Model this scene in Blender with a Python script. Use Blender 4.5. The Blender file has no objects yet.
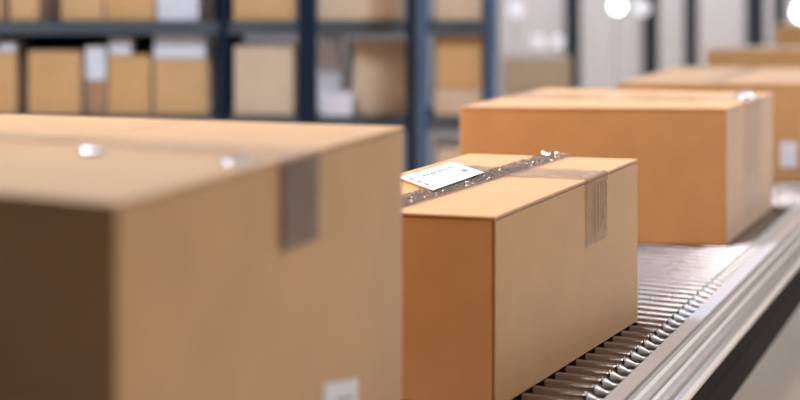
import bpy, bmesh, math, random
from mathutils import Vector, noise
random.seed(7)
SC = bpy.context.scene
COL = SC.collection
PI = math.pi

# ------------------------------------------------------------------ camera
F = 1400.0          # focal length in pixels for an 800 px wide frame
EYE = 1.35          # camera height (m)
H = 0.50            # camera height above the roller tops
ZR = EYE - H        # roller-top plane
A = math.atan(620 / F)   # heading of the conveyor, clockwise from straight ahead
cam_d = bpy.data.cameras.new('camera')
cam = bpy.data.objects.new('camera', cam_d); COL.objects.link(cam)
cam.location = (0, 0, EYE); cam.rotation_euler = (PI/2, 0, 0)
cam_d.sensor_width = 36; cam_d.lens = F * 36 / 800
cam_d.shift_y = -200 / 800
cam_d.clip_start = .05; cam_d.clip_end = 100
cam_d.dof.use_dof = True
cam_d.dof.focus_distance = 1.98
cam_d.dof.aperture_fstop = 2.15
SC.camera = cam

def X(px, d): return (px - 400) / F * d
def Z(py, d): return EYE - py * d / F
def pt(px, d): return Vector((X(px, d), d, 0))

# ------------------------------------------------------------------ materials
def mat(name, color, rough=.6, metal=0.0, coat=0.0, alpha=1.0, emit=None, estr=0, trans=0):
    m = bpy.data.materials.new(name); m.use_nodes = True
    b = m.node_tree.nodes['Principled BSDF']
    b.inputs['Base Color'].default_value = (*color, 1)
    b.inputs['Roughness'].default_value = rough
    b.inputs['Metallic'].default_value = metal
    b.inputs['Coat Weight'].default_value = coat
    b.inputs['Coat Roughness'].default_value = .12
    b.inputs['Alpha'].default_value = alpha
    b.inputs['Transmission Weight'].default_value = trans
    if emit:
        b.inputs['Emission Color'].default_value = (*emit, 1)
        b.inputs['Emission Strength'].default_value = estr
    return m

def noisy(m, color, amt=.12, scale=8, bump=.0, bscale=200, detail=4, stretch=None):
    """procedural variation of the base colour plus a fine bump"""
    nt = m.node_tree; b = nt.nodes['Principled BSDF']
    tc = nt.nodes.new('ShaderNodeTexCoord')
    src = tc.outputs['Object']
    if stretch:
        mp = nt.nodes.new('ShaderNodeMapping'); mp.inputs['Scale'].default_value = stretch
        nt.links.new(src, mp.inputs['Vector']); src = mp.outputs['Vector']
    n = nt.nodes.new('ShaderNodeTexNoise'); n.inputs['Scale'].default_value = scale; n.inputs['Detail'].default_value = detail
    r = nt.nodes.new('ShaderNodeValToRGB')
    r.color_ramp.elements[0].position = .3; r.color_ramp.elements[1].position = .7
    r.color_ramp.elements[0].color = (*[c * (1 - amt) for c in color], 1)
    r.color_ramp.elements[1].color = (*[min(1, c * (1 + amt)) for c in color], 1)
    nt.links.new(src, n.inputs['Vector']); nt.links.new(n.outputs['Fac'], r.inputs['Fac'])
    nt.links.new(r.outputs['Color'], b.inputs['Base Color'])
    if bump:
        n2 = nt.nodes.new('ShaderNodeTexNoise'); n2.inputs['Scale'].default_value = bscale; n2.inputs['Detail'].default_value = 3
        bp = nt.nodes.new('ShaderNodeBump'); bp.inputs['Strength'].default_value = bump; bp.inputs['Distance'].default_value = .002
        nt.links.new(src, n2.inputs['Vector']); nt.links.new(n2.outputs['Fac'], bp.inputs['Height'])
        nt.links.new(bp.outputs['Normal'], b.inputs['Normal'])
    return m

def card(name, color, amt=.05):
    m = mat(name, color, .48)
    b = m.node_tree.nodes['Principled BSDF']
    b.inputs['Specular IOR Level'].default_value = .4
    b.inputs['Sheen Weight'].default_value = 1.0; b.inputs['Sheen Roughness'].default_value = .28     # papery fibres
    b.inputs['Sheen Tint'].default_value = (.97, .98, 1, 1)
    return noisy(m, color, amt, 14, .12, 420)

CARD = card('cardboard', (.60, .322, .125))
CARD_B = card('cardboard_ochre', (.59, .305, .112))
CARD_C = card('cardboard_pale', (.62, .42, .26))
CARD_D = card('cardboard_red_brown', (.38, .19, .09))
EDGE = card('cardboard_cut_edge', (.60, .38, .21))
WHITE = noisy(mat('white_paper', (.82, .80, .80), .5), (.82, .80, .80), .03, 20)
FLANGE = noisy(mat('rail_brushed_flange', (.70, .65, .64), .40, .25), (.70, .65, .64), .03, 6)
GREYINK = mat('grey_ink', (.25, .25, .28), .6)
LILAC = noisy(mat('pale_parcel_paper', (.66, .60, .57), .5), (.66, .60, .57), .05, 20)

def tape_mat(name, color, alpha, rough, bscale, bump, coat=.6):
    m = mat(name, color, rough, 0, coat, alpha)
    noisy(m, color, .12, 30)
    nt = m.node_tree; b = nt.nodes['Principled BSDF']
    tc = nt.nodes.new('ShaderNodeTexCoord')
    n2 = nt.nodes.new('ShaderNodeTexNoise'); n2.inputs['Scale'].default_value = bscale; n2.inputs['Detail'].default_value = 5
    bp = nt.nodes.new('ShaderNodeBump'); bp.inputs['Strength'].default_value = bump; bp.inputs['Distance'].default_value = .004
    nt.links.new(tc.outputs['Object'], n2.inputs['Vector']); nt.links.new(n2.outputs['Fac'], bp.inputs['Height'])
    nt.links.new(bp.outputs['Normal'], b.inputs['Normal']); nt.links.new(bp.outputs['Normal'], b.inputs['Coat Normal'])
    return m
TAPE_BROWN = tape_mat('brown_packing_tape', (.17, .10, .06), .80, .42, 40, .25, 0)
TAPE_CRINK = tape_mat('crinkled_tape', (.78, .66, .55), .72, .10, 90, .15, .5)
TAPE_CRINK.node_tree.nodes['Principled BSDF'].inputs['Metallic'].default_value = .85
TAPE_ACROSS = tape_mat('wrinkled_clear_tape', (.62, .49, .39), .42, .12, 40, .3, .6)
TAPE_ACROSS.node_tree.nodes['Principled BSDF'].inputs['Metallic'].default_value = .4
TAPE_CLEAR = tape_mat('clear_tape', (.70, .56, .44), .28, .08, 45, .35)
TAPE_STRIP = tape_mat('brown_clear_tape', (.40, .26, .16), .45, .30, 60, .4, 0)

STEEL = noisy(mat('roller_steel', (.29, .262, .256), .16, 1.0), (.29, .262, .256), .06, 30, .05, 300)
CAPM = mat('roller_cap', (.90, .88, .86), .30, .3)
ALU = noisy(mat('rail_aluminium', (.72, .69, .69), .15, 1.0), (.72, .69, .69), .04, 4, .03, 200)
DARKP = noisy(mat('dark_guard_paint', (.024, .017, .015), .8), (.024, .017, .015), .15, 3)
DARKP.node_tree.nodes['Principled BSDF'].inputs['Specular IOR Level'].default_value = .05
BLACK = mat('plain_black', (.012, .010, .010), .55)
NAVY = noisy(mat('navy_post_paint', (.006, .013, .026), .6), (.006, .013, .026), .15, 6)
NAVY.node_tree.nodes['Principled BSDF'].inputs['Specular IOR Level'].default_value = .15
BLUEG = noisy(mat('blue_grey_rack_paint', (.045, .092, .15), .6), (.045, .092, .15), .12, 6)
SHELF = noisy(mat('grey_shelf_paint', (.06, .065, .065), .5), (.06, .065, .065), .15, 6)
FLOORM = noisy(mat('floor_concrete', (.88, .77, .67), .35), (.88, .77, .67), .06, 1.6, .05, 60)
WALLM = noisy(mat('wall_paint', (.42, .38, .36), .8), (.42, .38, .36), .06, 2)
CEILM = noisy(mat('ceiling_paint', (.10, .095, .09), .8), (.10, .095, .09), .04, 2)
WALLD = noisy(mat('wall_paint_brown', (.10, .055, .03), .8), (.10, .055, .03), .06, 2)
FRAME = noisy(mat('window_frame_paint', (.008, .016, .024), .7), (.008, .016, .024), .12, 6)
WOOD = noisy(mat('pallet_wood', (.40, .27, .15), .8), (.40, .27, .15), .25, 6, 0, 0, 4, (1, 12, 1))
GLOW = mat('glint_glow', (.9, .9, .9), .4, emit=(.95, .97, 1.0), estr=7)  # strong glow of the added background discs
GLOW_SOFT = mat('glint_glow_soft', (.9, .9, .9), .4, emit=(.92, .92, 1.0), estr=.45)  # weak glow of the added background discs

# ------------------------------------------------------------------ helpers
def obj(name, bm, m, parent=None, smooth=False):
    me = bpy.data.meshes.new(name)
    bmesh.ops.recalc_face_normals(bm, faces=bm.faces[:])
    bm.to_mesh(me); bm.free()
    for mm in (m if isinstance(m, (list, tuple)) else [m]): me.materials.append(mm)
    if smooth:
        for p in me.polygons: p.use_smooth = True
    o = bpy.data.objects.new(name, me); COL.objects.link(o)
    if parent: o.parent = parent
    return o
def tag(o, label, cat, group=None):
    o['label'] = label; o['category'] = cat
    if group: o['group'] = group
    return o
def thing(name, label, cat, loc=(0, 0, 0), rz=0, group=None):
    o = bpy.data.objects.new(name, None); COL.objects.link(o)
    o.location = loc; o.rotation_euler = (0, 0, rz); o.empty_display_size = .1
    return tag(o, label, cat, group)
def struct(name, bm, m):
    o = obj(name, bm, m); o['kind'] = 'structure'; return o
def add_box(bm, x0, x1, y0, y1, z0, z1, bev=0):
    vs = [bm.verts.new((x, y, z)) for z in (z0, z1) for x, y in ((x0, y0), (x1, y0), (x1, y1), (x0, y1))]
    fs = [bm.faces.new([vs[i] for i in f]) for f in
          ((3, 2, 1, 0), (4, 5, 6, 7), (0, 1, 5, 4), (1, 2, 6, 5), (2, 3, 7, 6), (3, 0, 4, 7))]
    if bev:
        es = list({e for f in fs for e in f.edges})
        bmesh.ops.bevel(bm, geom=es, offset=bev, segments=2, affect='EDGES', profile=.5)
def bx(*a):
    bm = bmesh.new(); add_box(bm, *a); return bm
def add_prism(bm, poly, zb, zt, bev=0, segs=3):
    """poly: xy list; zb, zt: lists or floats per vertex"""
    n = len(poly)
    zb = zb if isinstance(zb, (list, tuple)) else [zb] * n
    zt = zt if isinstance(zt, (list, tuple)) else [zt] * n
    lo = [bm.verts.new((p[0], p[1], z)) for p, z in zip(poly, zb)]
    hi = [bm.verts.new((p[0], p[1], z)) for p, z in zip(poly, zt)]
    bm.faces.new(lo[::-1]); bm.faces.new(hi)
    for i in range(n):
        j = (i + 1) % n
        bm.faces.new((lo[i], lo[j], hi[j], hi[i]))
    if bev:
        es = [e for i in range(n) for e in lo[i].link_edges if e.other_vert(lo[i]) is hi[i]]
        bmesh.ops.bevel(bm, geom=es, offset=bev, segments=segs, affect='EDGES', profile=.5)
def add_lathe(bm, prof, axis='x', n=20, c=(0, 0, 0), cap=True):
    rings = []
    for t, r in prof:
        ring = []
        for k in range(n):
            a = 2 * PI * k / n
            u, v = r * math.cos(a), r * math.sin(a)
            p = {'x': (t, u, v), 'y': (u, t, v), 'z': (u, v, t)}[axis]
            ring.append(bm.verts.new((p[0] + c[0], p[1] + c[1], p[2] + c[2])))
        rings.append(ring)
    for r0, r1 in zip(rings, rings[1:]):
        for k in range(n):
            f = bm.faces.new((r0[k], r0[(k + 1) % n], r1[(k + 1) % n], r1[k]))
    if cap:
        bm.faces.new(rings[0][::-1]); bm.faces.new(rings[-1])

def lerp(a, b, t): return a + (b - a) * t

# ------------------------------------------------------------------ cartons
class Carton:
    """four-sided carton: corners N(ear) R(ight far) B(ack) L(eft), base plane zb, top heights per corner"""
    def __init__(s, name, label, N, R, B, L, zb, zt, m, group=None, cat='cardboard box', seam='NR', th=.0035, notch=False, gap=.0014):
        s.c = [Vector((p[0], p[1], 0)) for p in (N, R, B, L)]
        cen = sum(s.c, Vector()) / 4
        s.loc = Vector((cen.x, cen.y, zb))
        s.zb = zb; s.zt = zt
        s.root = thing(name, label, cat, s.loc, 0, group)
        q = [p - cen for p in s.c]                       # local footprint
        h = [z - zb for z in zt]
        s.q, s.h = q, h
        bm = bmesh.new()
        hb = [x - th - gap for x in h]
        poly = [q[0], q[1], q[2], q[3]]
        if notch:                                        # open glue-joint slot on the near vertical edge
            e = (q[3] - q[0]).normalized(); g = (q[1] - q[0]).normalized()
            poly = [q[0], q[1], q[2], q[3], q[0] + e * .0042, q[0] + e * .0042 + g * .005, q[0] + e * .0018 + g * .005, q[0] + e * .0018]
            hz = hb + [hb[0]] * 4
            add_prism(bm, poly, 0, hz)
        else:
            add_prism(bm, poly, 0, hb, bev=.0035)
        # inner core that the flaps rest on
        k = .97
        add_prism(bm, [p * k for p in q], .002, [x - th for x in h])
        obj('body', bm, m, s.root)
        # two top flaps meeting at the seam that runs along N->R
        ov = .0012
        def out(i, sgn):
            return q[i] * (1 + ov / max(q[i].length, .05))
        def mid(i, j, eps):
            a, b = out(i, 1), out(j, 1)
            return lerp(a, b, .5 + eps)
        ha = lambda i, j: (h[i] + h[j]) / 2
        for side in (0, 1):
            eps = .0009 / max((q[3] - q[0]).length, .05)
            if side == 0:
                P = [out(0, 1), out(1, 1), mid(1, 2, -eps), mid(0, 3, -eps)]; hh = [h[0], h[1], ha(1, 2), ha(0, 3)]
            else:
                P = [mid(0, 3, eps), mid(1, 2, eps), out(2, 1), out(3, 1)]; hh = [ha(0, 3), ha(1, 2), h[2], h[3]]
            bm = bmesh.new()
            n0 = len(bm.edges)
            add_prism(bm, P, [x - th for x in hh], hh)
            tops = [e for e in bm.edges if all(any((v.co - Vector((p[0], p[1], z))).length < 1e-6 for p, z in zip(P, hh)) for v in e.verts)]
            bmesh.ops.bevel(bm, geom=tops, offset=.0012, segments=2, affect='EDGES', profile=.5)
            obj('flap', bm, m, s.root)
    # points in the carton's own space
    def top(s, u, v):      # u along N->R, v along N->L
        a = lerp(s.q[0], s.q[1], u); b = lerp(s.q[3], s.q[2], u)
        p = lerp(a, b, v)
        z = lerp(lerp(s.h[0], s.h[1], u), lerp(s.h[3], s.h[2], u), v)
        return Vector((p.x, p.y, z))
    def side(s, u, w):     # on the N->R face, w metres down from the top edge
        p = s.top(u, 0); p.z -= w; return p
    def nR(s):
        e = (s.q[1] - s.q[0]).normalized(); return Vector((e.y, -e.x, 0))
    def nL(s):
        e = (s.q[3] - s.q[0]).normalized(); n = Vector((-e.y, e.x, 0))
        return n if n.dot(s.q[0] - s.q[1]) > 0 else -n
    def pix_top(s, px, py):
        """(u, v) on the top where the photo shows pixel px, py"""
        best = None
        u = v = .5
        for _ in range(60):
            def proj(u, v):
                P = s.top(u, v) + s.loc
                return Vector((400 + F * P.x / P.y, (EYE - P.z) * F / P.y))
            p0 = proj(u, v); e = 1e-4
            du = (proj(u + e, v) - p0) / e; dv = (proj(u, v + e) - p0) / e
            r = Vector((px, py)) - p0
            det = du.x * dv.y - du.y * dv.x
            u += (r.x * dv.y - r.y * dv.x) / det; v += (du.x * r.y - du.y * r.x) / det
        return u, v
    def pix_side(s, px, py):
        """(u, drop) on the N->R face"""
        lo, hi = -1., 2.
        for _ in range(60):
            u = (lo + hi) / 2; P = s.top(u, 0) + s.loc
            if 400 + F * P.x / P.y < px: lo = u
            else: hi = u
        P = s.top(u, 0) + s.loc
        return u, P.z - (EYE - py * P.y / F)

def strip(name, c, path, m, nw=10, lift=.0008, amp=.0008, freq=60, seed=0, ragged=0, step=.004, smooth=True):
    """tape: path = list of (pointA, pointB, normal) cross-sections, in the carton's own space"""
    rows = []
    for (a0, b0, n0), (a1, b1, n1) in zip(path, path[1:]):
        L = max((a1 - a0).length, (b1 - b0).length); k = max(1, int(L / step))
        for i in range(k):
            t = i / k
            rows.append((lerp(a0, a1, t), lerp(b0, b1, t), lerp(n0, n1, t).normalized()))
    rows.append(path[-1])
    bm = bmesh.new(); g = []
    rnd = random.Random(seed)
    for i, (a, b, n) in enumerate(rows):
        jit = ragged if i in (0, len(rows) - 1) else 0
        r = []
        d = Vector((0, 0, 0))
        if jit and len(rows) > 1:
            oth = rows[1] if i == 0 else rows[-2]
            d = (a - oth[0]).normalized()
        for j in range(nw + 1):
            p = lerp(a, b, j / nw)
            w = noise.noise(p * freq + Vector((seed * 7.1, 0, 0))) * amp + noise.noise(p * freq * 3) * amp * .4
            r.append(bm.verts.new(p + n * (lift + amp + w) + d * jit * rnd.random()))
        g.append(r)
    for r0, r1 in zip(g, g[1:]):
        for j in range(nw):
            bm.faces.new((r0[j], r0[j + 1], r1[j + 1], r1[j]))
    return obj(name, bm, m, c.root, smooth=smooth)

def over_edge(c, u0, u1, v_in, drop, v_end=None):
    """cross-sections from the N->R face up over the top edge and across the top to v_in"""
    up = Vector((0, 0, 1)); n = c.nR(); dg = (up + n).normalized()
    s = [(c.side(u0, drop), c.side(u1, drop), n), (c.side(u0, .004), c.side(u1, .004), n),
         (c.side(u0, .001), c.side(u1, .001), dg), (c.top(u0, .006), c.top(u1, .006), up)]
    for k in range(1, 9):
        v = .006 + (v_in - .006) * k / 8
        s.append((c.top(u0, v), c.top(u1, v), up))
    return s

def plate(name, c, pts, n, m, lift, th=.0006, label=None, parent=None):
    bm = bmesh.new()
    lo = [bm.verts.new(p + n * lift) for p in pts]; hi = [bm.verts.new(p + n * (lift + th)) for p in pts]
    bm.faces.new(lo[::-1]); bm.faces.new(hi)
    k = len(pts)
    for i in range(k): bm.faces.new((lo[i], lo[(i + 1) % k], hi[(i + 1) % k], hi[i]))
    o = obj(name, bm, m, parent or c.root)
    if label: o['label'] = label
    return o

# ------------------------------------------------------------------ the boxes on the conveyor
ZT = ZR + .0008
GR = 'cardboard boxes riding on the roller conveyor'
UP = Vector((0, 0, 1))

# nearest box, cropped by the left of the photo
d1 = .943
N = pt(116, d1); R = pt(403, 1.47)
wv = Vector((-math.cos(math.radians(20.5)), math.sin(math.radians(20.5)), 0)) * .50
zN = Z(203, d1); zR = Z(126.5, 1.47)
b1 = Carton('cardboard_box', 'largest nearest tan cardboard box, out of focus, with brown tape hanging over its edge', N, R, R + wv, N + wv,
            ZT, [zN, zR, zR - .001, zN + .014], CARD, GR)
u0, _ = b1.pix_side(280, 200); u1, _ = b1.pix_side(316, 200)
_, drop = b1.pix_side(298, 245)
t = strip('packing_tape', b1, over_edge(b1, u0, u1, 1.0, drop), TAPE_CLEAR, seed=1, amp=.0012, freq=25)
ua, ub = u0, u1
n = b1.nR()
t = strip('tape_end', b1, [(b1.side(u0, drop), b1.side(u1, drop), n), (b1.side(u0, .002), b1.side(u1, .002), n)], TAPE_BROWN, lift=.003, seed=2, amp=.0006)
t['label'] = 'dark brown tape end hanging down the side'
ua, da = b1.pix_side(323, 384); ub, db = b1.pix_side(357, 378.5)
sl = plate('shipping_label', b1, [b1.side(ua, da + .075), b1.side(ub, db + .075), b1.side(ub, db), b1.side(ua, da)], n, WHITE, .0004, label='small white sticker low on the side')
for k, (a_, b_, z0, z1) in enumerate(((.34, .84, .016, .019), (.34, .70, .024, .027), (.30, .80, .036, .040))):
    plate('print_line', b1, [b1.side(lerp(ua, ub, a_), lerp(da, db, a_) + z1), b1.side(lerp(ua, ub, b_), lerp(da, db, b_) + z1), b1.side(lerp(ua, ub, b_), lerp(da, db, b_) + z0), b1.side(lerp(ua, ub, a_), lerp(da, db, a_) + z0)], n, GREYINK, .0011, .0002, parent=sl)

# focused box
def gd(py): return F * H / py
N = pt(495.5, gd(410)); R = pt(637.5, gd(321))
ang = math.radians(20)
wv = Vector((-math.cos(ang), math.sin(ang), 0)) * .285
L = N + wv
B = R + Vector((-math.cos(ang), math.sin(ang), 0)) * .275
b2 = Carton('cardboard_box', 'sharply focused cardboard box with white address label and crinkled tape on top', N, R, B, L, ZT,
            [Z(216.5, N.y), Z(159, R.y), Z(153.6, B.y), Z(207, L.y)], CARD, GR, notch=True, gap=.0022)
# crinkled tape along the length
cs = []
(ua, va), (ub, vb) = b2.pix_top(400, 203), b2.pix_top(553, 157)
du = (vb - va) / (ub - ua)
vm = lambda u: va + du * (u - ua)
hw = .085
for k in range(0, 13):
    u = .0 + 1.0 * k / 12
    cs.append((b2.top(u, vm(u) - hw), b2.top(u, vm(u) + hw), UP))
e = (b2.q[1] - b2.q[0]).normalized()
cs.append((cs[-1][0] + e * .002 + UP * .0012, cs[-1][1] + e * .002 + UP * .0025, UP))
strip('packing_tape', b2, cs, TAPE_CRINK, nw=16, lift=.0004, amp=.0022, freq=150, seed=3, ragged=.004, step=.0032, smooth=False)['label'] = 'crinkled tape strip along the length'
# clear tape across the width
u0, _ = b2.pix_side(585.5, 200); u1, _ = b2.pix_side(607, 200); _, drop = b2.pix_side(596, 240)
cs = over_edge(b2, u0, u1, .93, drop)
ue0, ve0 = b2.pix_top(590, 172)
t = strip('packing_tape', b2, cs[3:], TAPE_ACROSS, nw=14, lift=.0006, amp=.0016, freq=40, seed=5, ragged=.004)
t['label'] = 'clear tape strip across the width'
t = strip('tape_end', b2, cs[:4], TAPE_STRIP, nw=14, lift=.0006, amp=.0012, freq=70, seed=6, ragged=.005)
t['label'] = 'translucent brown tape end folded over the side'
# vertical creases in the tape end, their bright streaks put in as pale slivers
nr = b2.nR()
for k, fr in enumerate((.38, .52, .74, .90)):
    uu = lerp(u0, u1, fr); w = .0007 / (b2.q[1] - b2.q[0]).length
    plate('tape_crease_streak', b2, [b2.side(uu - w, drop * (.9 - .1 * k % .3)), b2.side(uu + w, drop * .86), b2.side(uu + w * 1.6, .012), b2.side(uu - w * 1.6, .010)], nr, CARD_C, .0032, .0005, parent=t)
# address label
corners = [b2.pix_top(*p) for p in ((433, 194), (484, 176), (452.6, 165.6), (398, 181))]
P = [b2.top(*c) for c in corners]
lab = plate('shipping_label', b2, P, UP, WHITE, .0048, .0008, label='white address label stuck across the tape')
def on(a, b):
    return lerp(lerp(P[0], P[1], a), lerp(P[3], P[2], a), b)
def ink(a0, a1, b0, b1):
    plate('print_line', b2, [on(a0, b0), on(a1, b0), on(a1, b1), on(a0, b1)], UP, GREYINK, .0058, .0002, parent=lab)
for k in range(9):
    a0 = .28 + k * .068
    ink(a0, a0 + random.uniform(.03, .055), .66, .78)
ink(.80, .90, .30, .45)
for k in range(3): ink(.06, .10, .22 + .22 * k, .36 + .22 * k)

# box behind the focused one
FR = pt(726, 2.85); FL = pt(459.5, 2.92); BR = pt(773, 3.37); BL = FL + (BR - FR) * 1.0
b3 = Carton('cardboard_box', 'wide cardboard box behind the focused one with a shiny glint on its clear tape', FR, BR, BL, FL, ZT,
            [Z(108.5, 2.85), Z(93, 3.37), Z(88, BL.y), Z(107, 2.92)], CARD_B, GR)
u0, _ = b3.pix_side(744, 150); u1, _ = b3.pix_side(760, 150)
strip('packing_tape', b3, over_edge(b3, u0, u1, 1.0, .24), TAPE_CLEAR, seed=8, amp=.001, freq=30)['label'] = 'clear tape strip over the right edge'

def glint_bump(c, p, n, ex, a, b, h, m):
    # shiny dome added on the tape to produce a bright glint
    ex = (ex - n * ex.dot(n)).normalized(); ey = n.cross(ex)
    bm = bmesh.new(); rings = []
    for i in range(1, 9):
        t = i / 8 * PI / 2
        rings.append([bm.verts.new(p + n * (.0014 + h * math.cos(t) - .0006) + ex * a * math.sin(t) * math.cos(k * PI / 12) + ey * b * math.sin(t) * math.sin(k * PI / 12)) for k in range(24)])
    top = bm.verts.new(p + n * (.0008 + h))
    for k in range(24): bm.faces.new((top, rings[0][k], rings[0][(k + 1) % 24]))
    for r0, r1 in zip(rings, rings[1:]):
        for k in range(24): bm.faces.new((r0[k], r1[k], r1[(k + 1) % 24], r0[(k + 1) % 24]))
    o = obj('glint_dome', bm, m, c.root, smooth=True); o['label'] = 'shiny dome added to make the tape glint'
GLINT_M = mat('glint_dome_gloss', (.85, .80, .76), .25, .5, 1.0)  # half-metallic gloss so the added domes flash brightly
GLINT_M.node_tree.nodes['Principled BSDF'].inputs['Specular IOR Level'].default_value = 1.0
for c, px, py, a_, b_, h_ in ((b3, 745, 98, .036, .026, .016), (b1, 90, 153, .011, .013, .005), (b1, 238, 161, .022, .014, .002)):
    u, v = c.pix_top(px, py)
    glint_bump(c, c.top(u, max(v, .03)), UP, c.q[1] - c.q[0], a_, b_, h_, GLINT_M)

# next box on the line
FR4 = pt(806, 3.84); FL4 = pt(618, 3.88)
sv = Vector((math.sin(A), math.cos(A), 0)) * .70
b4 = Carton('cardboard_box', 'long cardboard box behind the glinting one, a small white sticker on its front', FR4, FR4 + sv, FL4 + sv, FL4, ZT,
            [Z(84, 3.84), Z(68, FR4.y + sv.y), Z(67, FL4.y + sv.y), Z(83, 3.88)], CARD, GR)
n4 = b4.nL()
def f4(px, py):
    d = lerp(3.84, 3.88, (806 - px) / 188)
    return Vector((X(px, d), d, Z(py, d))) - b4.loc
plate('shipping_label', b4, [f4(780, 167), f4(797, 167), f4(797, 142), f4(780, 142)], n4, WHITE, .0006, label='small white sticker on the front')
strip('packing_tape', b4, [(b4.top(u, .44), b4.top(u, .56), UP) for u in (0, .5, 1)], TAPE_CLEAR, seed=9, amp=.001, freq=30)

FL5 = pt(706, 5.45); FR5 = pt(862, 5.40)
sv = Vector((math.sin(A), math.cos(A), 0)) * .50
b5 = Carton('cardboard_box', 'distant blurred cardboard box on the conveyor, second from the far end', FR5, FR5 + sv, FL5 + sv, FL5, ZT,
            [Z(50, 5.4), Z(46, FR5.y + sv.y), Z(46, FL5.y + sv.y), Z(50, 5.45)], CARD_B, GR)
strip('packing_tape', b5, [(b5.top(u, .44), b5.top(u, .56), UP) for u in (0, .5, 1)], TAPE_CLEAR, seed=10)
FL6 = pt(775, 6.75); FR6 = pt(890, 6.7)
sv = Vector((math.sin(A), math.cos(A), 0)) * .45
b6 = Carton('cardboard_box', 'farthest and tallest orange-brown box on the conveyor, cut by the right edge', FR6, FR6 + sv, FL6 + sv, FL6, ZT,
            [Z(25, 6.7), Z(23, FR6.y + sv.y), Z(23, FL6.y + sv.y), Z(25, 6.75)], CARD_B, GR)
strip('packing_tape', b6, [(b6.top(u, .44), b6.top(u, .56), UP) for u in (0, .5, 1)], TAPE_CLEAR, seed=11)

# ------------------------------------------------------------------ the roller conveyor (own frame: x = across, y = along)
conv = thing('roller_conveyor', 'steel roller conveyor with ridged aluminium side rail carrying the boxes', 'conveyor', (0, 0, 0), -A)
W0, W1 = -1.115, -.504           # roller ends
RR, PITCH = .0105, .038
Y0, Y1 = -.25, 7.9
def tube_bm():
    bm = bmesh.new()
    add_lathe(bm, [(W0, RR - .002), (W0 + .002, RR), (W0 + .004, RR), (W0 + .006, RR), (W1 - .006, RR), (W1 - .004, RR), (W1 - .002, RR), (W1, RR - .0022)], 'x', 24, (0, 0, 0))
    for f in bm.faces: f.smooth = len(f.verts) == 4
    return bm
def cap_bm(w, s):
    bm = bmesh.new()
    add_lathe(bm, [(w, RR - .0016), (w + s * .001, RR - .0012), (w + s * .0016, RR - .0016), (w + s * .0022, RR - .0020), (w + s * .0098, .0050), (w + s * .0108, .0046), (w + s * .0116, .0043), (w + s * .0126, .0040), (w + s * .0132, .0040), (w + s * .030, .0040)], 'x', 20)
    for f in bm.faces: f.smooth = len(f.verts) == 4
    return bm
tube0 = None
def roller(y):
    global tube0
    zc = ZR - RR
    if tube0 is None:
        bm = tube_bm(); me = bpy.data.meshes.new('roller'); bm.to_mesh(me); bm.free(); me.materials.append(STEEL)
        c1 = bpy.data.meshes.new('end_cap'); bm = cap_bm(W1, 1); bmesh.ops.recalc_face_normals(bm, faces=bm.faces[:]); bm.to_mesh(c1); bm.free(); c1.materials.append(CAPM)
        c2 = bpy.data.meshes.new('end_cap'); bm = cap_bm(W0, -1); bmesh.ops.recalc_face_normals(bm, faces=bm.faces[:]); bm.to_mesh(c2); bm.free(); c2.materials.append(CAPM)
        tube0 = (me, c1, c2)
    r = bpy.data.objects.new('roller', tube0[0]); COL.objects.link(r); r.parent = conv; r.location = (0, y, zc)
    for me in tube0[1:]:
        c = bpy.data.objects.new('end_cap', me); COL.objects.link(c); c.parent = r
ys = [Y0 + .08 + k * PITCH for k in range(int((Y1 - Y0 - .16) / PITCH))]
first = next(i for i, y in enumerate(ys) if y > 1.52)
rest = bmesh.new()
for i, y in enumerate(ys):
    if first <= i < first + 98: roller(y)
    else:
        add_lathe(rest, [(W0, RR - .002), (W0 + .002, RR), (W0 + .004, RR), (W0 + .006, RR), (W1 - .006, RR), (W1 - .004, RR), (W1 - .002, RR), (W1, RR - .0022)], 'x', 20, (0, y, ZR - RR))
        for w, s in ((W1, 1), (W0, -1)):
            add_lathe(rest, [(w, RR - .0016), (w + s * .0120, .0052), (w + s * .0125, .0040), (w + s * .030, .0040)], 'x', 12, (0, y, ZR - RR))
for f in rest.faces: f.smooth = len(f.verts) == 4
ro = obj('roller_row', rest, STEEL, conv); ro['kind'] = 'stuff'

def rail(sgn, name):
    # (across, down from roller top); outward positive
    prof = [(0, 0), (.0235, 0), (.0265, -.002), (.0285, -.007), (.0285, -.015), (.0185, -.021), (.018, -.028), (.028, -.033), (.0285, -.040),
            (.020, -.045), (.019, -.059), (.030, -.064), (.0345, -.070), (.0355, -.080), (.033, -.089), (.027, -.092), (.0, -.092)]
    inner = -.477 if sgn > 0 else W0 - .027
    bm = bmesh.new()
    a = [bm.verts.new((inner + sgn * w, Y0, ZR + z)) for w, z in prof]
    b = [bm.verts.new((inner + sgn * w, Y1, ZR + z)) for w, z in prof]
    bm.faces.new(a); bm.faces.new(b[::-1])
    for i in range(len(prof)):
        j = (i + 1) % len(prof)
        f = bm.faces.new((a[i], a[j], b[j], b[i]))
    bm.normal_update()
    o = obj(name, bm, [ALU, FLANGE], conv)
    for p in o.data.polygons:
        if p.normal.z > .95: p.material_index = 1
    bm = bmesh.new()
    p2 = [(.0, -.092), (.022, -.092), (.024, -.125), (.0265, -.130), (.0265, -.140), (.023, -.146), (.021, -.192), (.0, -.196)]
    a = [bm.verts.new((inner + sgn * w, Y0, ZR + z)) for w, z in p2]
    b = [bm.verts.new((inner + sgn * w, Y1, ZR + z)) for w, z in p2]
    bm.faces.new(a); bm.faces.new(b[::-1])
    for i in range(len(p2)):
        j = (i + 1) % len(p2)
        bm.faces.new((a[i], a[j], b[j], b[i]))
    obj('guard_panel', bm, DARKP, conv)
rail(1, 'side_rail'); rail(-1, 'side_rail')
obj('dark_tray', bx(W0 - .027, -.477, Y0, Y1, ZR - .115, ZR - .105), BLACK, conv)  # dark tray added under the rollers to darken the gaps between them
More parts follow.
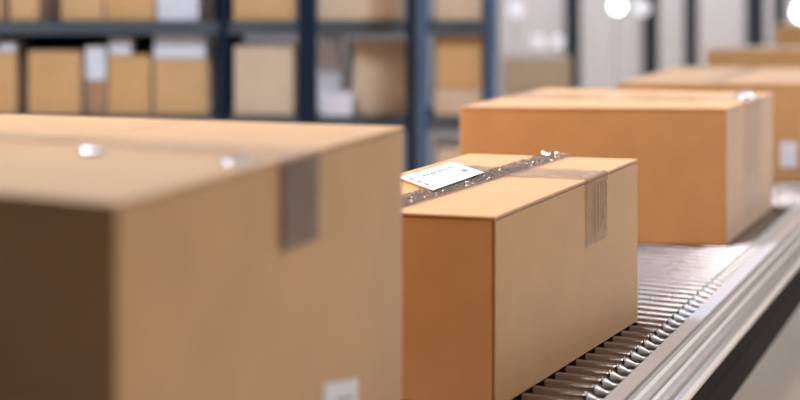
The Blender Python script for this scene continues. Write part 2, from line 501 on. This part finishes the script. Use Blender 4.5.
for y in (.35, 1.75, 4.55, 6.2, 7.7):
    for w in (W0 - .02, -.484):
        bm = bx(w - .02, w + .02, y - .03, y + .03, .02, ZR - .115, .003); lg = obj('leg', bm, DARKP, conv)
        bm = bmesh.new(); add_lathe(bm, [(0, .045), (.012, .045), (.02, .02)], 'z', 20, (w, y, 0)); obj('foot', bm, BLACK, lg)
    obj('crossbar', bx(W0, -.5, y - .015, y + .015, ZR - .2, ZR - .17, .002), DARKP, conv)

# ------------------------------------------------------------------ storage racks on the left
DR = 4.60; DEP = .45
SH_LOW, SH_MID, SH_TOP = .55, .966, 1.280
def rack(name, label, xs, back, group=None):
    xc = (xs[0] + xs[-1]) / 2
    r = thing(name, label, 'shelving rack', (xc, DR, 0), 0, group)
    for x in xs:
        for y in (0, DEP):
            bm = bmesh.new()
            add_box(bm, x - xc - .015, x - xc + .015, y - .002, y + .004, 0, 2.3)
            add_box(bm, x - xc - .015, x - xc - .011, y, y + .04, 0, 2.3)
            add_box(bm, x - xc + .011, x - xc + .015, y, y + .04, 0, 2.3)
            up = obj('upright', bm, BLUEG if back is None else NAVY, r)
            obj('foot_plate', bx(x - xc - .017, x - xc + .017, y - .02, y + .06, 0, .006), SHELF, up)
    for z in (.12, SH_LOW, SH_MID, SH_TOP, 1.75, 2.2):
        s = obj('shelf', bx(xs[0] - xc, xs[-1] - xc, .006, DEP, z - .012, z), SHELF, r)
        for y in (.006, DEP - .02):
            obj('beam', bx(xs[0] - xc + .016, xs[-1] - xc - .016, y, y + .018, z - .045, z - .012, .002), SHELF, s)
    if back:
        obj('dark_backing', bx(xs[0] - xc, xs[2] - xc, DEP + .045, DEP + .05, .1, 2.25), NAVY, r)  # dark sheet added behind the bays so gaps around boxes stay dark
    return r
xa = [X(-290, DR), X(-70, DR), X(223, DR), X(411, DR)]
rack('storage_rack', 'long dark rack of cardboard boxes at the left, behind the nearest box', xa, True)
xb = [X(423, DR), X(491, DR)]
rack('storage_rack', 'short blue-grey rack beside the long one, seen above the focused box', xb, None)

def cart(px0, px1, pyt, zb, m, label, group, y=DR + .03, dep=.34, cat='cardboard box', name='cardboard_box', rot=0, zt=None):
    d = y
    x0, x1 = X(px0, d), X(px1, d)
    h = (zt if zt is not None else Z(pyt, d)) - zb
    w = x1 - x0
    r = thing(name, label, cat, ((x0 + x1) / 2, d + dep / 2, zb), rot, group)
    bm = bmesh.new(); add_box(bm, -w/2, w/2, -dep/2, dep/2, 0, h - .005, .003); obj('body', bm, m, r)
    for s in (-1, 1):
        bm = bmesh.new(); add_box(bm, -w/2 - .001, w/2 + .001, min(s * .001, s * dep/2), max(s * .001, s * dep/2), h - .005, h - .0005); obj('flap', bm, m, r)
    obj('packing_tape', bx(-w/2 - .001, w/2 + .001, -.024, .024, h - .0005, h + .0004), TAPE_CLEAR, r)
    return r, w, h, dep
def front_label(c, m, fx0, fx1, fz0, fz1):
    r, w, h, dep = c
    obj('shipping_label', bx(-w/2 + w * fx0, -w/2 + w * fx1, -dep/2 - .0015, -dep/2 - .0002, h * fz0, h * fz1), m, r)
G1 = 'cardboard boxes on the middle shelf of the racks'
G2 = 'boxes on the upper shelf of the racks'
G3 = 'white cartons lying on rack boxes'
e_ = SH_MID + .001
c = cart(-50, 16, 52, e_, CARD_B, 'tan box on the middle rack shelf at the left edge of the picture', G1)
cart(28, 81, 51, e_, CARD_B, 'ochre box on the middle rack shelf, second from the left edge', G1)
c = cart(86, 106, 46, e_, CARD_D, 'narrow red-brown box with a white upper label on the middle rack shelf', G1)
front_label(c, LILAC, .0, .98, .52, .98)
cart(108, 150, 55, e_, CARD_B, 'ochre box under a small white carton, left of the box under the wide white one', G1)
cart(154, 208, 59, e_, CARD, 'tan box under the wide white carton, left of the thin dark upright', G1)
cart(234, 293, 46, e_, CARD_C, 'pale tan box on the middle shelf between the thin upright and the navy post', G1)
zc = Z(55, DR + .03) + .0015
cart(109, 131, 38, zc, LILAC, 'small white carton lying on an ochre rack box', G3, dep=.2, cat='carton', name='white_carton', y=DR + .032)
zc = Z(59, DR + .03) + .0015
cart(154, 206, 35, zc, LILAC, 'wide white carton lying on a tan box beside the thin upright', G3, dep=.25, cat='carton', name='white_carton', y=DR + .032)
zc = Z(52, DR + .03) + .0015
cart(-2, 15, 42, zc, LILAC, 'white carton on the leftmost box of the middle rack shelf', G3, dep=.2, cat='carton', name='white_carton', y=DR + .032)
cart(318, 340, 38, e_, LILAC, 'narrow pale grey carton standing just right of the navy post', G3, cat='carton', name='white_carton', y=DR + .10, dep=.28)
cart(350, 402, 40, e_, CARD_C, 'tan box turned at an angle on the shelf left of the blue-grey upright', G1, y=DR + .07, dep=.20, rot=.16)
cart(322, 352, 92, e_, LILAC, 'small pale carton lying low in front of the turned tan box', G3, dep=.05, cat='carton', name='white_carton', y=DR + .012)
cart(435, 482, 89, e_, CARD_C, 'low pale box under a tan box in the short blue-grey rack', G1)
zc = Z(89, DR + .03) + .0015
cart(437, 482, 37, zc, CARD, 'tan box standing on a low pale box in the short rack', G1, y=DR + .032)
f_ = SH_TOP + .001
cart(-40, 2, 0, f_, CARD_B, 'upper shelf box at the very left edge of the picture', G2, zt=1.52)
cart(9, 38, 0, f_, CARD, 'narrow upper shelf box near the left edge, left of a dark gap', G2, zt=1.50)
cart(61, 103, 0, f_, CARD, 'upper shelf box right of the dark gap near the left edge', G2, zt=1.53)
cart(105, 154, 0, f_, CARD_B, 'ochre upper shelf box touching the white carton beside the thin upright', G2, zt=1.50)
cart(157, 199, 0, f_, LILAC, 'white carton on the upper shelf left of the thin upright', G2, zt=1.48, name='white_carton', cat='carton')
cart(233, 294, 0, f_, CARD, 'upper shelf box between the thin upright and the navy post', G2, zt=1.48)
cart(319, 402, 0, f_, CARD_C, 'wide pale upper shelf box between navy post and blue-grey upright', G2, zt=1.5)
cart(436, 482, 0, f_, CARD_C, 'pale upper shelf box in the short blue-grey rack', G2, zt=1.5)
cart(437, 480, 0, SH_LOW + .001, CARD_C, 'pale box on the low shelf of the short rack, above the focused box', 'boxes on the low shelf of the racks', zt=.86)

# navy steel post in front of the rack
p = thing('steel_post', 'dark navy square steel post standing in front of the long rack', 'post', (X(307.5, 4.3), 4.3, 0))
obj('shaft', bx(-.027, .027, -.027, .027, .01, 4.97, .004), NAVY, p)
obj('base_plate', bx(-.08, .08, -.08, .08, 0, .0105, .002), NAVY, p)

# ------------------------------------------------------------------ stacked cartons on a pallet, far right of the racks
DP = 6.6
pal = thing('pallet', 'wooden pallet carrying stacked cartons behind the conveyor', 'pallet', (X(538, DP), DP + .3, 0))
for y in (-.25, -.08, .08, .25): obj('deck_board', bx(-.2, .2, y - .04, y + .04, .08, .10), WOOD, pal)
for x in (-.17, 0, .17): obj('runner', bx(x - .03, x + .03, -.29, .29, 0, .08), WOOD, pal)
z = .101
for k, lb in enumerate(('bottom box of the pallet stack', 'middle box of the pallet stack', 'tan top box of the pallet stack seen left of the window mullion')):
    zt_ = z + .325
    cart(503, 571, 0, z, CARD_C, lb, 'boxes stacked on the pallet', y=DP + .02, dep=.5, zt=zt_); z = zt_ + .001

# ------------------------------------------------------------------ setting
XL, XR, YF, YB, ZC = -4.2, 6.6, -3.5, 9.2, 5.0
struct('floor', bx(XL, XR, YF, YB, -.1, 0), FLOORM)
struct('ceiling', bx(XL, XR, YF, YB, ZC, ZC + .1), CEILM)
struct('wall_left', bx(XL - .1, XL, YF, YB, 0, ZC), WALLD)
struct('wall_right_blocker', bx(XR, XR + .1, YF, 1.0, 0, ZC), WALLD)  # unseen partial wall, added to keep sky light off the front faces
struct('wall_front_blocker', bx(XL, XR, YF - .1, YF, 0, ZC), WALLD)  # unseen wall added behind the camera to keep front faces darker
wx0, wx1, wz0, wz1 = X(494, YB), X(905, YB), .5, 2.4
bm = bmesh.new()
add_box(bm, XL, wx0, YB, YB + .15, 0, ZC)
add_box(bm, wx1, XR, YB, YB + .15, 0, ZC)
add_box(bm, wx0, wx1, YB, YB + .15, 0, wz0)
add_box(bm, wx0, wx1, YB, YB + .15, wz1, ZC)
struct('wall_back', bm, WALLM)
mull = [(494, 8), (573, 13), (651, 13), (692, 9), (756, 13), (781, 6), (830, 9), (905, 8)]
GLASS = mat('window_glass', (.93, .93, .95), .0, alpha=.12)
for i, ((pa, wa), (pb, wb)) in enumerate(zip(mull, mull[1:])):
    w = bpy.data.objects.new('window_%d' % (i + 1), None); COL.objects.link(w); w['kind'] = 'structure'
    x0, x1 = X(pa, YB), X(pb, YB)
    w.location = ((x0 + x1) / 2, YB, 0)
    c0 = w.location.x
    bm = bmesh.new()
    ha, hb = wa / F * YB / 2, wb / F * YB / 2
    add_box(bm, x0 - c0, x0 - c0 + ha, -.05, .12, wz0, wz1)
    add_box(bm, x1 - c0 - hb, x1 - c0, -.05, .12, wz0, wz1)
    add_box(bm, x0 - c0, x1 - c0, -.03, .12, wz0, wz0 + .05)
    add_box(bm, x0 - c0, x1 - c0, -.03, .12, wz1 - .05, wz1)
    obj('window_frame', bm, FRAME, w)
    obj('window_pane', bx(x0 - c0 + ha, x1 - c0 - hb, .04, .046, wz0 + .05, wz1 - .05), GLASS, w)

def glow_disc(px, py, r, y, m, label, tall=1.0):  # glowing discs on poles, added as stand-ins for blurred bright spots
    zc = Z(py, y)
    t = thing('glow_stand', label, 'glow stand-in', (X(px, y), y, 0), 0, 'added glow discs before the far windows')
    bm = bmesh.new(); add_lathe(bm, [(0, .055), (.012, .055), (.03, .015)], 'z', 20); obj('base', bm, SHELF, t)
    bm = bmesh.new(); add_lathe(bm, [(.02, .008), (zc - r, .008)], 'z', 10); obj('pole', bm, LILAC, t)
    bm = bmesh.new(); add_lathe(bm, [(-.012, r), (.02, r * .9), (.05, r * .4)], 'y', 24, (0, 0, zc)); obj('glow_housing', bm, LILAC, t)
    bm = bmesh.new(); add_lathe(bm, [(-.022, r * .55), (-.016, r * .9), (-.0125, r * .93)], 'y', 24, (0, 0, zc)); o = obj('glow_lens', bm, m, t)
glow_disc(617, 6, .042, 8.2, GLOW, 'brightest added white glow disc before the far window')
glow_disc(641, 8, .055, 8.8, GLOW_SOFT, 'dimmer added glow disc just right of the brightest one')
glow_disc(557, 42, .040, 8.2, GLOW_SOFT, 'low added glow disc just left of the dark window mullion above the pallet stack')
glow_disc(538, 42, .045, 8.7, GLOW_SOFT, 'low dim added glow disc left of the other low disc above the pallet stack')
glow_disc(515, 10, .05, 8.2, GLOW_SOFT, 'dim added glow disc at the left end of the far windows')
glow_disc(802, 12, .06, 8.2, GLOW, 'white added glow disc at the right edge of the picture')

# ------------------------------------------------------------------ light
w = bpy.data.worlds.new('world'); SC.world = w; w.use_nodes = True
nt = w.node_tree; bg = nt.nodes['Background']
tc = nt.nodes.new('ShaderNodeTexCoord'); sx = nt.nodes.new('ShaderNodeSeparateXYZ'); rp = nt.nodes.new('ShaderNodeValToRGB')
mr = nt.nodes.new('ShaderNodeMapRange'); mr.inputs['From Min'].default_value = -1; mr.inputs['From Max'].default_value = 1
nt.links.new(tc.outputs['Generated'], sx.inputs['Vector']); nt.links.new(sx.outputs['Z'], mr.inputs['Value'])
nt.links.new(mr.outputs['Result'], rp.inputs['Fac']); nt.links.new(rp.outputs['Color'], bg.inputs['Color'])
cr = rp.color_ramp                                   # pale yard below the horizon, bright overcast sky above it
cr.elements[0].position = .44; cr.elements[0].color = (.17, .15, .14, 1)
cr.elements[1].position = .68; cr.elements[1].color = (.96, .98, 1.0, 1)
e4 = cr.elements.new(.595); e4.color = (.34, .33, .34, 1)
e2 = cr.elements.new(.485); e2.color = (.215, .188, .182, 1)
e3 = cr.elements.new(.502); e3.color = (.245, .220, .225, 1)
bg.inputs['Strength'].default_value = 2.7
def area(name, loc, aim, sx, sy, power, col=(1, .93, .86)):
    l = bpy.data.lights.new(name, 'AREA'); l.shape = 'RECTANGLE'; l.size = sx; l.size_y = sy; l.energy = power; l.color = col
    o = bpy.data.objects.new(name, l); COL.objects.link(o); o.location = loc
    if aim is None: o.rotation_euler = (0, 0, -A)
    else: o.rotation_euler = (Vector(aim) - Vector(loc)).to_track_quat('-Z', 'Y').to_euler()
    return o
COOL, PINK, NEUT = (.66, .88, 1.24), (1, .90, .87), (.97, .95, .97)
for x, y, pw, cl, ln in ((-.3, 2.1, 58, NEUT, 2.2), (-1.8, 2.2, 235, COOL, 1.0), (0, 4.0, 11, PINK, 2.2), (3.2, 6.8, 85, NEUT, 2.2), (2.6, 3.0, 44, NEUT, 2.2)):  # unseen overhead lights, added and tinted for box tops, rollers and floor
    area('overhead_fill', (x, y, 4.6), None, .30, ln, pw, cl)
area('side_fill', (6.2, 1.8, 2.6), (.3, 2.2, 1.0), 2.2, 3.5, 50, (1, .90, .80))  # added area light that brightens the right-hand faces
wl = area('warm_fill', (-2.2, 2.0, 1.75), (.35, 2.6, 1.0), .7, .7, 17, (1, .53, .22)); wl.data.spread = math.radians(80)  # unseen warm light added to turn the front faces orange

vs = SC.view_settings
vs.view_transform = 'Standard'; vs.look = 'None'; vs.exposure = 0; vs.gamma = 1; vs.use_curve_mapping = False
